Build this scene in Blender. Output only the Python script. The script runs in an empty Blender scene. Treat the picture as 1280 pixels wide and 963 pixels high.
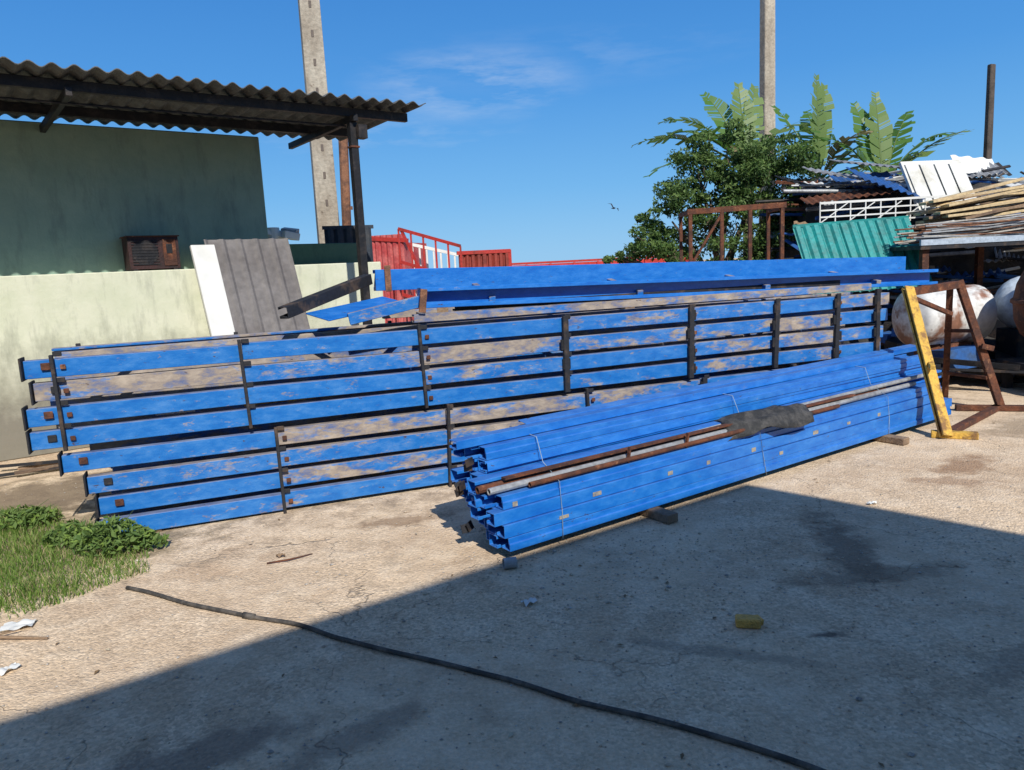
import bpy, math, random
from mathutils import Vector, Matrix, noise
random.seed(7)
R=random.uniform
sc=bpy.context.scene
sc.view_settings.view_transform='Standard'
sc.view_settings.look='None'
sc.view_settings.exposure=0

# ------------------------------------------------------------------ materials
def newmat(name):
    m=bpy.data.materials.new(name); m.use_nodes=True
    nt=m.node_tree; b=nt.nodes['Principled BSDF']
    return m,nt,b
def noise_fac(nt,vec,scale,lo,hi,detail=4,rough=.6,stretch=(1,1,1),off=(0,0,0)):
    if stretch!=(1,1,1) or off!=(0,0,0):
        mp=nt.nodes.new('ShaderNodeMapping'); mp.inputs['Scale'].default_value=stretch; mp.inputs['Location'].default_value=off
        nt.links.new(vec,mp.inputs['Vector']); vec=mp.outputs[0]
    n=nt.nodes.new('ShaderNodeTexNoise'); n.inputs['Scale'].default_value=scale; n.inputs['Detail'].default_value=min(detail,5); n.inputs['Roughness'].default_value=rough
    nt.links.new(vec,n.inputs['Vector'])
    r=nt.nodes.new('ShaderNodeMapRange'); r.inputs['From Min'].default_value=lo; r.inputs['From Max'].default_value=hi
    nt.links.new(n.outputs['Fac'],r.inputs['Value'])
    return r.outputs[0]
def remap(nt,v,lo,hi,a=0,b=1):
    r=nt.nodes.new('ShaderNodeMapRange'); r.inputs['From Min'].default_value=lo; r.inputs['From Max'].default_value=hi
    r.inputs['To Min'].default_value=a; r.inputs['To Max'].default_value=b
    nt.links.new(v,r.inputs['Value']); return r.outputs[0]
def mix(nt,fac,a,b,mode='MIX'):
    x=nt.nodes.new('ShaderNodeMix'); x.data_type='RGBA'; x.blend_type=mode
    if hasattr(fac,'links') or hasattr(fac,'is_linked'): nt.links.new(fac,x.inputs[0])
    else: x.inputs[0].default_value=fac
    for s,i in ((a,6),(b,7)):
        if isinstance(s,(tuple,list)): x.inputs[i].default_value=(*s[:3],1)
        else: nt.links.new(s,x.inputs[i])
    return x.outputs[2]
def math_(nt,op,a,b=None,clamp=False):
    x=nt.nodes.new('ShaderNodeMath'); x.operation=op; x.use_clamp=clamp
    for s,i in ((a,0),(b,1)):
        if s is None: continue
        if isinstance(s,(int,float)): x.inputs[i].default_value=s
        else: nt.links.new(s,x.inputs[i])
    return x.outputs[0]
def M(name,c1,c2=None,scale=4,lo=.45,hi=.65,stretch=(1,1,1),rough=.7,metal=0.0,bump=.15,c3=None,lo3=.6,hi3=.7,s3=18,var=.25,bs=40,trans=0,spec=.4):
    m,nt,b=newmat(name)
    tc=nt.nodes.new('ShaderNodeTexCoord').outputs['Object']
    if c2: col=mix(nt,noise_fac(nt,tc,scale,lo,hi,stretch=stretch),c1,c2)
    else: 
        rg=nt.nodes.new('ShaderNodeRGB'); rg.outputs[0].default_value=(*c1,1); col=rg.outputs[0]
    if c3: col=mix(nt,noise_fac(nt,tc,s3,lo3,hi3,off=(3,5,1)),col,c3)
    if not trans:
        f=noise_fac(nt,tc,scale*6,.3,.7,detail=2)
        v=mix(nt,f,(1-var,)*3,(1+var*.4,)*3)
        col=mix(nt,1.0,col,v,'MULTIPLY')
        if bump:
            bp=nt.nodes.new('ShaderNodeBump'); bp.inputs['Strength'].default_value=bump; bp.inputs['Distance'].default_value=.01
            nt.links.new(f,bp.inputs['Height']); nt.links.new(bp.outputs[0],b.inputs['Normal'])
    nt.links.new(col,b.inputs['Base Color'])
    b.inputs['Roughness'].default_value=rough; b.inputs['Metallic'].default_value=metal
    b.inputs['Specular IOR Level'].default_value=spec
    if trans:
        t=nt.nodes.new('ShaderNodeBsdfTranslucent'); nt.links.new(col,t.inputs['Color'])
        ms=nt.nodes.new('ShaderNodeMixShader'); ms.inputs[0].default_value=trans
        nt.links.new(b.outputs[0],ms.inputs[1]); nt.links.new(t.outputs[0],ms.inputs[2])
        nt.links.new(ms.outputs[0],nt.nodes['Material Output'].inputs['Surface'])
    return m
def blue_paint(name,dlo,dhi,topdust=.7,off=0,base=(.008,.145,.50),scuff=.75,slo=.57,film=.12):
    m,nt,b=newmat(name)
    tc=nt.nodes.new('ShaderNodeTexCoord').outputs['Object']
    nb=nt.nodes.new('ShaderNodeTexNoise'); mpb=nt.nodes.new('ShaderNodeMapping'); mpb.inputs['Scale'].default_value=(1,2,2.5); mpb.inputs['Location'].default_value=(off,0,0)
    nt.links.new(tc,mpb.inputs['Vector']); nt.links.new(mpb.outputs[0],nb.inputs['Vector']); nb.inputs['Scale'].default_value=6; nb.inputs['Detail'].default_value=5; nb.inputs['Roughness'].default_value=.7
    base=mix(nt,remap(nt,nb.outputs['Fac'],.3,.7),(base[0],base[1]*.78,base[2]*.82),(base[0]*2+.004,base[1]*1.4,base[2]*1.12))
    f1=noise_fac(nt,tc,1.7,dlo,dhi,detail=5,rough=.74,stretch=(1,1,3.2),off=(off,0,off*.7))
    n2=nt.nodes.new('ShaderNodeTexNoise'); mp2=nt.nodes.new('ShaderNodeMapping'); mp2.inputs['Scale'].default_value=(.5,1,1.3); mp2.inputs['Location'].default_value=(off,3,1)
    nt.links.new(tc,mp2.inputs['Vector']); nt.links.new(mp2.outputs[0],n2.inputs['Vector']); n2.inputs['Scale'].default_value=18; n2.inputs['Detail'].default_value=5; n2.inputs['Roughness'].default_value=.78
    f2=math_(nt,'MULTIPLY',remap(nt,n2.outputs['Fac'],slo,slo+.07),scuff)
    f=math_(nt,'MAXIMUM',math_(nt,'MULTIPLY',f1,remap(nt,nb.outputs['Fac'],.34,.50,.5,.95)),f2)
    f=math_(nt,'MAXIMUM',f,remap(nt,nb.outputs['Fac'],.45,.75,0,film*2))
    g=nt.nodes.new('ShaderNodeNewGeometry'); s=nt.nodes.new('ShaderNodeSeparateXYZ'); nt.links.new(g.outputs['True Normal'],s.inputs[0])
    up=math_(nt,'MULTIPLY',s.outputs[2],topdust,True)
    f=math_(nt,'MAXIMUM',f,up)
    dust=mix(nt,remap(nt,nb.outputs['Fac'],.35,.68),(.17,.13,.10),(.44,.36,.27))
    col=mix(nt,f,base,dust)
    rust=remap(nt,n2.outputs['Fac'],.36,.31)
    col=mix(nt,rust,col,(.07,.04,.03))
    nt.links.new(col,b.inputs['Base Color'])
    nt.links.new(remap(nt,f,0,1,.36,.85),b.inputs['Roughness'])
    bp=nt.nodes.new('ShaderNodeBump'); bp.inputs['Strength'].default_value=.18; bp.inputs['Distance'].default_value=.01
    nt.links.new(n2.outputs['Fac'],bp.inputs['Height']); nt.links.new(bp.outputs[0],b.inputs['Normal'])
    return m
BL_clean=blue_paint('blue_paint_clean',.60,.68,.5,0,scuff=.65,slo=.60,film=.06)
BL_ch=blue_paint('blue_channel_paint',.68,.80,.12,4,(.006,.145,.55),scuff=.4,slo=.64,film=.03)
BL_dust=blue_paint('blue_paint_dusty',.51,.59,.8,2,film=.10)
BL_mud=blue_paint('blue_paint_muddy',.40,.49,.9,6,film=.2)
DARK=M('dark_steel',(.018,.019,.024),(.09,.06,.042),6,.52,.66,rough=.7)
BLACK=M('black_steel',(.012,.012,.014),(.05,.04,.035),8,.5,.7,rough=.6)
RUST=M('rust',(.16,.055,.025),(.07,.03,.02),7,.4,.6,rough=.85,bump=.4,c3=(.26,.12,.06))
RUST2=M('rust_light',(.28,.13,.07),(.12,.06,.04),7,.4,.6,rough=.85,bump=.4)
GREY=M('galvanised',(.40,.41,.42),(.25,.25,.25),5,rough=.5,metal=.3)
WHITE=M('white_paint',(.72,.72,.69),(.58,.56,.50),1,.5,.8,rough=.6,var=.10,bump=.05)
YEL=M('yellow_paint',(.66,.40,.07),(.26,.14,.05),9,.50,.62,rough=.7,bump=.3)
WOOD=M('weathered_wood',(.28,.19,.12),(.15,.10,.07),6,stretch=(.3,1,1),rough=.9,bump=.4)
WOODY=M('pale_timber',(.60,.46,.26),(.42,.31,.19),4,stretch=(.4,1,1),rough=.85,bump=.3)
RED=M('red_paint',(.42,.03,.022),(.24,.03,.02),4,.5,.7,rough=.55)
TEAL=M('teal_paint',(.015,.26,.25),(.03,.18,.17),4,rough=.5)
CONC=M('concrete_pole',(.46,.41,.33),(.32,.27,.21),3,.4,.6,stretch=(1,1,.3),rough=.9,bump=.5,c3=(.16,.12,.09),lo3=.64,hi3=.72,s3=9)
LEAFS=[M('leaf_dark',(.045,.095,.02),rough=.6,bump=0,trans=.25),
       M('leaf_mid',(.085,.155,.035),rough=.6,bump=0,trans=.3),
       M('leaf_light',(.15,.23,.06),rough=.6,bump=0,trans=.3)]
BARK=M('bark',(.12,.09,.06),(.07,.05,.04),8,rough=.95,bump=.5)
BAN=[M('banana_leaf',(.09,.20,.035),rough=.45,bump=0,trans=.4),
     M('banana_leaf_pale',(.18,.27,.08),rough=.45,bump=0,trans=.4),
     M('banana_leaf_dry',(.30,.24,.12),rough=.8,bump=0,trans=.3)]
GRS=[M('grass_a',(.11,.20,.03),rough=.7,bump=0,trans=.3),
     M('grass_b',(.20,.30,.06),rough=.7,bump=0,trans=.3),
     M('grass_dry',(.40,.35,.17),rough=.8,bump=0,trans=.2)]
RUB=M('rubber',(.03,.03,.03),(.085,.08,.075),10,rough=.7,bump=.3)

# ------------------------------------------------------------------ mesh builder
class MB:
    def __init__(s): s.v=[];s.f=[];s.m=[]
    def add(s,vs,fs,mi=0):
        o=len(s.v); s.v+= [tuple(v) for v in vs]; s.f+=[tuple(i+o for i in f) for f in fs]; s.m+=[mi]*len(fs)
    def box(s,c,d,mi=0,rot=None):
        h=Vector(d)/2; vs=[]
        for z in(-1,1):
            for y in(-1,1):
                for x in(-1,1):
                    p=Vector((x*h.x,y*h.y,z*h.z))
                    if rot: p=rot@p
                    vs.append(p+Vector(c))
        s.add(vs,[(0,2,3,1),(4,5,7,6),(0,1,5,4),(2,6,7,3),(0,4,6,2),(1,3,7,5)],mi)
    def frame(s,p0,p1,roll=0):
        d=(Vector(p1)-Vector(p0)).normalized()
        up=Vector((0,0,1)) if abs(d.z)<.95 else Vector((0,1,0))
        y=up.cross(d).normalized(); z=d.cross(y)
        if roll:
            c,n=math.cos(roll),math.sin(roll); y,z=y*c+z*n,z*c-y*n
        return d,y,z
    def prof(s,poly,p0,p1,mi=0,roll=0,cap=True):
        p0=Vector(p0);p1=Vector(p1); d,y,z=s.frame(p0,p1,roll); n=len(poly)
        vs=[p0+y*a+z*b for a,b in poly]+[p1+y*a+z*b for a,b in poly]
        fs=[(i,(i+1)%n,(i+1)%n+n,i+n) for i in range(n)]
        if cap: fs+=[tuple(range(n))[::-1],tuple(range(n,2*n))]
        s.add(vs,fs,mi)
    def beam(s,p0,p1,w,h,mi=0,roll=0):
        s.prof([(-w/2,-h/2),(w/2,-h/2),(w/2,h/2),(-w/2,h/2)],p0,p1,mi,roll)
    def tube(s,pts,r,mi=0,n=8):
        pts=[Vector(p) for p in pts]; rr=r if isinstance(r,list) else [r]*len(pts); vs=[]
        for i,p in enumerate(pts):
            a=pts[max(0,i-1)];b=pts[min(len(pts)-1,i+1)]; d,y,z=s.frame(a,b)
            for k in range(n):
                t=2*math.pi*k/n; vs.append(p+(y*math.cos(t)+z*math.sin(t))*rr[i])
        fs=[]
        for i in range(len(pts)-1):
            for k in range(n):
                k2=(k+1)%n; fs.append((i*n+k,i*n+k2,(i+1)*n+k2,(i+1)*n+k))
        fs+=[tuple(range(n))[::-1],tuple(range((len(pts)-1)*n,len(pts)*n))]
        s.add(vs,fs,mi)
    def pipe(s,p0,p1,r,mi=0,n=10,t=.25):
        p0=Vector(p0);p1=Vector(p1); d,y,z=s.frame(p0,p1); vs=[]
        for p,q in((p0,r),(p1,r),(p1,r*(1-t)),(p0,r*(1-t))):
            for k in range(n):
                a=2*math.pi*k/n; vs.append(p+(y*math.cos(a)+z*math.sin(a))*q)
        fs=[]
        for L in range(4):
            for k in range(n):
                k2=(k+1)%n; A=L*n;B=((L+1)%4)*n; fs.append((A+k,A+k2,B+k2,B+k))
        s.add(vs,fs,mi)
    def sheet(s,o,ux,uy,nx,ny,fn,mi=0,th=0):
        o=Vector(o);ux=Vector(ux);uy=Vector(uy); n=ux.cross(uy).normalized(); vs=[]
        for j in range(ny+1):
            for i in range(nx+1):
                a=i/nx;b=j/ny; vs.append(o+ux*a+uy*b+n*fn(a,b))
        fs=[(j*(nx+1)+i,j*(nx+1)+i+1,(j+1)*(nx+1)+i+1,(j+1)*(nx+1)+i) for j in range(ny) for i in range(nx)]
        if th:
            N=len(vs); vs+= [v-n*th for v in vs]; fs2=[tuple(i+N for i in f[::-1]) for f in fs]
            W=nx+1
            for i in range(nx):
                fs2.append((i,i+N,i+1+N,i+1)); k=ny*W+i; fs2.append((k,k+1,k+1+N,k+N))
            for j in range(ny):
                a=j*W;b=(j+1)*W; fs2.append((a,b,b+N,a+N)); a+=nx;b+=nx; fs2.append((a,a+N,b+N,b))
            fs+=fs2
        s.add(vs,fs,mi)
    def obj(s,name,mats,parent=None,bevel=0,smooth=False):
        me=bpy.data.meshes.new(name); me.from_pydata(s.v,[],s.f)
        for m in (mats if isinstance(mats,(list,tuple)) else [mats]): me.materials.append(m)
        me.polygons.foreach_set('material_index',s.m)
        if smooth: me.polygons.foreach_set('use_smooth',[True]*len(s.f))
        me.update()
        ob=bpy.data.objects.new(name,me); sc.collection.objects.link(ob)
        if parent: ob.parent=parent
        if bevel:
            b=ob.modifiers.new('b','BEVEL'); b.width=bevel; b.segments=1; b.limit_method='ANGLE'
        return ob
def empty(name,loc=(0,0,0),rz=0):
    e=bpy.data.objects.new(name,None); sc.collection.objects.link(e); e.location=loc; e.rotation_euler=(0,0,math.radians(rz)); e.empty_display_size=.1
    return e
def RX(a,b=0,c=0):
    return (Matrix.Rotation(math.radians(c),3,'Z')@Matrix.Rotation(math.radians(b),3,'Y')@Matrix.Rotation(math.radians(a),3,'X'))
def Cpoly(w,h,t=.005,l=.02):
    return [(0,0),(w,0),(w,l),(w-t,l),(w-t,t),(t,t),(t,h-t),(w-t,h-t),(w-t,h-l),(w,h-l),(w,h),(0,h)]
def Cflip(w,h,t=.005,l=.015):
    return [(w-a,b) for a,b in Cpoly(w,h,t,l)][::-1]

# ------------------------------------------------------------------ camera
p=math.radians(8.8); r=math.radians(2.9)
Rt=Vector((1,0,0)); U=Vector((0,math.sin(p),math.cos(p))); F=Vector((0,math.cos(p),-math.sin(p)))
cr=Rt*math.cos(r)-U*math.sin(r); cu=Rt*math.sin(r)+U*math.cos(r)
cam=bpy.data.cameras.new('camera'); co=bpy.data.objects.new('camera',cam); sc.collection.objects.link(co)
mw=Matrix.Identity(4)
for i in range(3): mw[i][0]=cr[i];mw[i][1]=cu[i];mw[i][2]=-F[i]
mw[2][3]=1.6
co.matrix_world=mw; cam.sensor_width=36; cam.lens=26.44; cam.clip_end=3000; cam.clip_start=.05
sc.camera=co

# ------------------------------------------------------------------ light
EL=math.radians(40); SH=Vector((.30,-.954)).normalized()
sunv=Vector((SH.x*math.cos(EL),SH.y*math.cos(EL),math.sin(EL)))
sl=bpy.data.lights.new('sun','SUN'); sl.energy=5.0; sl.angle=math.radians(.5); sl.color=(1,.96,.885)
so=bpy.data.objects.new('sun',sl); sc.collection.objects.link(so); so.rotation_euler=sunv.to_track_quat('Z','Y').to_euler(); so.location=(5,-10,12)
w=bpy.data.worlds.new('World'); sc.world=w; w.use_nodes=True; nt=w.node_tree
bg=nt.nodes['Background']; sky=nt.nodes.new('ShaderNodeTexSky'); sky.sky_type='NISHITA'; sky.sun_disc=False
sky.sun_elevation=EL; sky.sun_rotation=math.atan2(SH.x,SH.y); sky.air_density=1.0; sky.dust_density=.3; sky.ozone_density=3.0
tc=nt.nodes.new('ShaderNodeTexCoord').outputs['Generated']
ST_=.10
sz=nt.nodes.new('ShaderNodeSeparateXYZ'); nt.links.new(tc,sz.inputs[0])
ramp=nt.nodes.new('ShaderNodeValToRGB'); nt.links.new(sz.outputs[2],ramp.inputs[0])
cr_=ramp.color_ramp; cr_.elements[0].position=0; cr_.elements[0].color=(.26,.57,.90,1); cr_.elements[1].position=.75; cr_.elements[1].color=(.09,.17,.36,1)
for pos,c in((.10,(.145,.45,.86,1)),(.22,(.068,.32,.78,1)),(.42,(.026,.195,.62,1))):
    e=cr_.elements.new(pos); e.color=c
sc10=nt.nodes.new('ShaderNodeVectorMath'); sc10.operation='SCALE'; sc10.inputs['Scale'].default_value=1/ST_; nt.links.new(ramp.outputs[0],sc10.inputs[0])
skyc=mix(nt,.88,sky.outputs[0],sc10.outputs[0])
def cloud(c,sx,sz,thr,amt,seed):
    mp=nt.nodes.new('ShaderNodeMapping'); mp.vector_type='POINT'
    mp.inputs['Location'].default_value=(-c[0]/sx,-c[1],-c[2]/sz); mp.inputs['Scale'].default_value=(1/sx,1,1/sz)
    mp.inputs['Rotation'].default_value=(0,0,0)
    nt.links.new(tc,mp.inputs['Vector'])
    l=nt.nodes.new('ShaderNodeVectorMath'); l.operation='LENGTH'; nt.links.new(mp.outputs[0],l.inputs[0])
    fall=math_(nt,'SUBTRACT',1.0,l.outputs['Value'],True)
    n=noise_fac(nt,tc,6,thr,thr+.25,detail=8,rough=.65,stretch=(1,1,5),off=(seed,0,seed))
    return math_(nt,'MULTIPLY',math_(nt,'MULTIPLY',fall,n),amt)
f=math_(nt,'MAXIMUM',cloud((-.03,.974,.226),.16,.05,.42,.6,0),cloud((-.14,.97,.17),.2,.03,.45,.35,3))
f=math_(nt,'MAXIMUM',f,cloud((.06,.96,.25),.3,.04,.48,.2,5))
colr=mix(nt,f,skyc,(7.0,7.8,8.8))
nt.links.new(colr,bg.inputs['Color']); bg.inputs['Strength'].default_value=ST_

# ------------------------------------------------------------------ ground
def ground_mat():
    m,nt,b=newmat('dusty_concrete_yard')
    tc=nt.nodes.new('ShaderNodeTexCoord').outputs['Object']
    def N(s,d=4,r=.65):
        n=nt.nodes.new('ShaderNodeTexNoise'); n.inputs['Scale'].default_value=s; n.inputs['Detail'].default_value=d; n.inputs['Roughness'].default_value=r; nt.links.new(tc,n.inputs['Vector']); return n
    nA=N(.9,5); nB=N(4.2,5,.7); nC=N(60,4,.7)
    A=nA.outputs['Fac'];B=nB.outputs['Fac'];C=nC.outputs['Fac']
    sepA=nt.nodes.new('ShaderNodeSeparateColor'); nt.links.new(nA.outputs['Color'],sepA.inputs[0])
    sepB=nt.nodes.new('ShaderNodeSeparateColor'); nt.links.new(nB.outputs['Color'],sepB.inputs[0])
    c=mix(nt,remap(nt,A,.35,.65),(.75,.57,.385),(.59,.44,.30))
    c=mix(nt,math_(nt,'MULTIPLY',remap(nt,B,.45,.62),.8),c,(.80,.635,.455))
    c=mix(nt,math_(nt,'MULTIPLY',remap(nt,sepB.outputs[1],.56,.70),.45),c,(.36,.27,.185))
    c=mix(nt,math_(nt,'MULTIPLY',remap(nt,sepA.outputs[0],.55,.66),.5),c,(.60,.42,.265))
    vo=nt.nodes.new('ShaderNodeTexVoronoi'); vo.inputs['Scale'].default_value=75; nt.links.new(tc,vo.inputs['Vector'])
    rr=nt.nodes.new('ShaderNodeSeparateColor'); nt.links.new(vo.outputs['Color'],rr.inputs[0])
    cb=remap(nt,rr.outputs[0],0,1,.74,1.16)
    c=mix(nt,remap(nt,sepA.outputs[1],.42,.6,.2,1),c,mix(nt,1.0,c,cb,'MULTIPLY'))
    c=mix(nt,1.0,c,remap(nt,C,.3,.7,.8,1.12),'MULTIPLY')
    va=nt.nodes.new('ShaderNodeVectorMath'); va.operation='MULTIPLY_ADD'; nt.links.new(nA.outputs['Color'],va.inputs[0]); va.inputs[1].default_value=(1.2,1.2,0); nt.links.new(tc,va.inputs[2])
    vb=nt.nodes.new('ShaderNodeVectorMath'); vb.operation='MULTIPLY_ADD'; nt.links.new(nB.outputs['Color'],vb.inputs[0]); vb.inputs[1].default_value=(.16,.16,0); nt.links.new(va.outputs[0],vb.inputs[2])
    vc=nt.nodes.new('ShaderNodeTexVoronoi'); vc.feature='DISTANCE_TO_EDGE'; vc.inputs['Scale'].default_value=.75; nt.links.new(vb.outputs[0],vc.inputs['Vector'])
    crack=math_(nt,'MULTIPLY',remap(nt,vc.outputs['Distance'],0,.005,1,0),remap(nt,sepA.outputs[2],.46,.56))
    c=mix(nt,math_(nt,'MULTIPLY',crack,.6),c,(.14,.11,.085))
    wob=math_(nt,'MULTIPLY',math_(nt,'SUBTRACT',B,.5),2.2)
    def stain(c0,cx,cy,rx,ry,rot,col,amt):
        mp=nt.nodes.new('ShaderNodeMapping'); mp.vector_type='TEXTURE'; mp.inputs['Location'].default_value=(cx,cy,0); mp.inputs['Rotation'].default_value=(0,0,math.radians(rot)); mp.inputs['Scale'].default_value=(rx,ry,1)
        nt.links.new(tc,mp.inputs['Vector'])
        l=nt.nodes.new('ShaderNodeVectorMath'); l.operation='LENGTH'; nt.links.new(mp.outputs[0],l.inputs[0])
        return mix(nt,remap(nt,math_(nt,'ADD',l.outputs['Value'],wob),.55,1.1,amt,0),c0,col)
    c=stain(c,1.78,3.95,.15,.55,-8,(.18,.13,.09),.75)
    c=stain(c,1.75,3.55,.60,.10,8,(.22,.165,.115),.6)
    c=stain(c,3.3,5.35,.38,.16,35,(.32,.19,.11),.8)
    c=stain(c,3.0,5.0,.3,.12,-20,(.34,.21,.13),.6)
    c=stain(c,-.8,4.75,.30,.13,20,(.28,.18,.11),.7)
    c=stain(c,1.27,2.98,.09,.035,0,(.08,.065,.055),.8)
    c=stain(c,.75,2.9,.4,.05,-20,(.26,.21,.16),.5)
    c=stain(c,1.9,2.7,.3,.08,30,(.25,.20,.15),.5)
    c=stain(c,-1.2,2.35,.5,.12,25,(.16,.13,.11),.6)
    c=stain(c,-.6,2.45,.3,.1,40,(.16,.13,.11),.5)
    c=stain(c,-3.6,5.9,1.6,.7,25,(.20,.15,.10),.8)
    c=stain(c,-3.4,4.5,1.5,.9,25,(.22,.18,.11),.7)
    c=stain(c,4.6,6.5,.7,.3,35,(.32,.24,.16),.6)
    c=stain(c,1.5,8.5,6,2.2,30,(.20,.15,.11),.8)
    nt.links.new(c,b.inputs['Base Color']); b.inputs['Roughness'].default_value=.92; b.inputs['Specular IOR Level'].default_value=.2
    h=math_(nt,'ADD',C,math_(nt,'MULTIPLY',B,3.0))
    h=math_(nt,'SUBTRACT',h,math_(nt,'MULTIPLY',crack,2))
    h=math_(nt,'ADD',h,math_(nt,'MULTIPLY',vo.outputs['Distance'],-.8))
    bp=nt.nodes.new('ShaderNodeBump'); bp.inputs['Strength'].default_value=.55; bp.inputs['Distance'].default_value=.012
    nt.links.new(h,bp.inputs['Height']); nt.links.new(bp.outputs[0],b.inputs['Normal'])
    return m
g=MB(); g.add([(-600,-300,0),(600,-300,0),(600,1500,0),(-600,1500,0)],[(0,1,2,3)]); g.obj('ground',ground_mat())

PB=[M('pebble_tan',(.54,.44,.32),(.34,.27,.2),30,bump=0),M('pebble_grey',(.30,.27,.24),(.6,.55,.48),30,bump=0)]
g=MB()
for i in range(4600):
    y=1.6+6*random.random()**1.5; x=R(-.85,.85)*y+.2
    s=R(.002,.0065)*(1.8 if random.random()<.05 else 1)
    if random.random()<.35:
        x=random.gauss(.6,1.0); y=random.gauss(4.0,.6)
    vs=[(x+s*R(.8,1.6),y,s*.4),(x-s*R(.8,1.5),y,s*.4),(x,y+s*R(.8,1.5),s*.4),(x,y-s*R(.8,1.5),s*.4),(x+R(-.3,.3)*s,y,s*R(.9,1.3)),(x,y,-s*.3)]
    g.add(vs,[(0,2,4),(2,1,4),(1,3,4),(3,0,4),(2,0,5),(1,2,5),(3,1,5),(0,3,5)],random.randint(0,1))
g.obj('gravel',PB)
g=MB()
for i in range(110):
    y=1.8+5*random.random(); x=R(-.8,.8)*y; s=R(.008,.02); a=R(0,6.28); c_,s_=math.cos(a)*s,math.sin(a)*s
    g.add([(x-c_,y-s_,.004),(x+s_*.45,y-c_*.45,.004+R(.001,.008)),(x+c_,y+s_,.006),(x-s_*.45,y+c_*.45,.004+R(.001,.008))],[(0,1,2,3)],i%2)
g.obj('dry_leaves',[M('dry_leaf_brown',(.22,.14,.07)),M('dry_leaf_pale',(.5,.42,.3))])

# ------------------------------------------------------------------ steel frame stack
SX,SY=-2.50,4.73
ST=empty('steel_frame_stack',(SX,SY,0),21.3)
mats=[BL_dust,BL_mud,DARK,BL_clean,RUST,BLACK]
def bundle(name,z0,x0,x1,plates,rows,wide):
    g=MB(); pitch=.15; hh=.112
    for k in range(4):
        z=z0+k*pitch; a=x0+R(-.05,.05)-(.06*k if z0<.5 else 0)*1; b=x1+R(-.12,.12)
        ya=R(-.012,.012); yb=R(-.012,.012); sag=R(-.006,.006)
        cuts=[a]+[q+R(-.01,.01) for q in plates if q>a+.3]+[b]
        for j in range(len(cuts)-1):
            dz=R(-.007,.007); dy=R(-.008,.008); mi=rows[k][min(j,len(rows[k])-1)]
            g.prof(Cpoly(.075,hh,.006,.02),(cuts[j]+.002,ya+dy,z+dz),(cuts[j+1]-.002,ya+dy+R(-.006,.006),z+dz+R(-.006,.006)),mi)
        g.prof(Cflip(.075,hh,.006,.02),(a+R(-.05,.05),.92+ya,z),(b,.92+yb,z+sag),0)
        g.prof(Cpoly(.075,hh,.006,.02),(a+R(0,.1),.45+ya,z),(b,.45+yb,z+sag),1)
        n=7
        for i in range(n):
            xa=x0+.2+(x1-x0-.4)*i/n; xb=x0+.2+(x1-x0-.4)*(i+1)/n
            if i%2: xa,xb=xb,xa
            g.beam((xa,.08,z+.05),(xb,.92,z+.05),.03,.03,1)
        g.box((a-.01,ya+.04,z+hh/2),(.012,.13,hh+.03),2)
        g.box((a+.12,ya-.012,z+hh/2+.01),(.05,.008,.045),4 if k%2 else 2)
    top=z0+3*pitch+hh
    for i,px in enumerate(plates):
        wv=.022 if not wide[i] else .045
        tilt=R(-.012,.012)
        g.beam((px-tilt,-.028,z0-.02+R(-.005,.01)),(px+tilt,-.028,top+R(.01,.05)),wv,.03,2)
        for k in range(4):
            z=z0+k*pitch
            g.box((px+.028,-.018,z+hh+.018+R(-.01,.01)),(.05,.012,.03),2)
            if wide[i] and random.random()<.8:
                g.box((px+R(-.02,.02),-.028,z+hh/2),(.065,.02,.085),5)
        g.beam((px,.97,z0-.02),(px,.97,top+.02),.03,.03,2)
        if i%2==0:
            for k in range(4): g.box((px+.05,-.018,z0+k*pitch+hh*.5),(.03,.01,.03),4)
    g.obj(name,mats,ST,bevel=.003)
bundle('lower_bundle',.022,-.16,6.5,[.93,2.146,3.32,4.43,5.39,5.98,6.42],[[3,3,0,3],[3,0,0,0],[0,0,1,0],[3,1,1,0,3,0]],[0,0,0,1,1,1,1])
bundle('upper_bundle',.635,-.47,6.45,[-.33,.76,1.985,3.14,4.30,5.19,5.88,6.37],[[3,3,3,3,0,0,3,0],[3,3,0,3,0,1,0,0],[1,0,1,0,0,1,0,3],[3,3,3,0,0,3,0,0]],[0,0,0,1,1,1,1,1])
g=MB()
g.prof(Cpoly(.06,.06,.005,.015),(1.96,.03,1.245),(6.35,.03,1.235),1)
g.prof(Cpoly(.06,.06,.005,.015),(1.9,.80,1.245),(6.35,.80,1.235),1)
g.prof(Cpoly(.06,.05,.005,.015),(2.3,.12,1.305),(6.1,.16,1.29),2)
for x in(2.1,3.2,4.3,5.4,6.2): g.beam((x,.09,1.27),(x+.1,.80,1.27),.05,.03,1)
g.obj('thin_frame',mats,ST,bevel=.003)
g=MB()
for x in(.1,2.4,4.6,6.2):
    g.box((x,.5,.010),(.1,1.0,.018),0)
g.obj('packing_timber',WOOD,ST,bevel=.004)
g=MB(); g.box((.65,.62,.80),(.5,.25,.03),0,RX(60,0,4)); g.box((1.0,.30,.755),(.5,.02,.05),1); g.box((.3,.3,.755),(.25,.02,.05),0)
g.obj('wedged_boards',[WHITE,YEL],ST)

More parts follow.
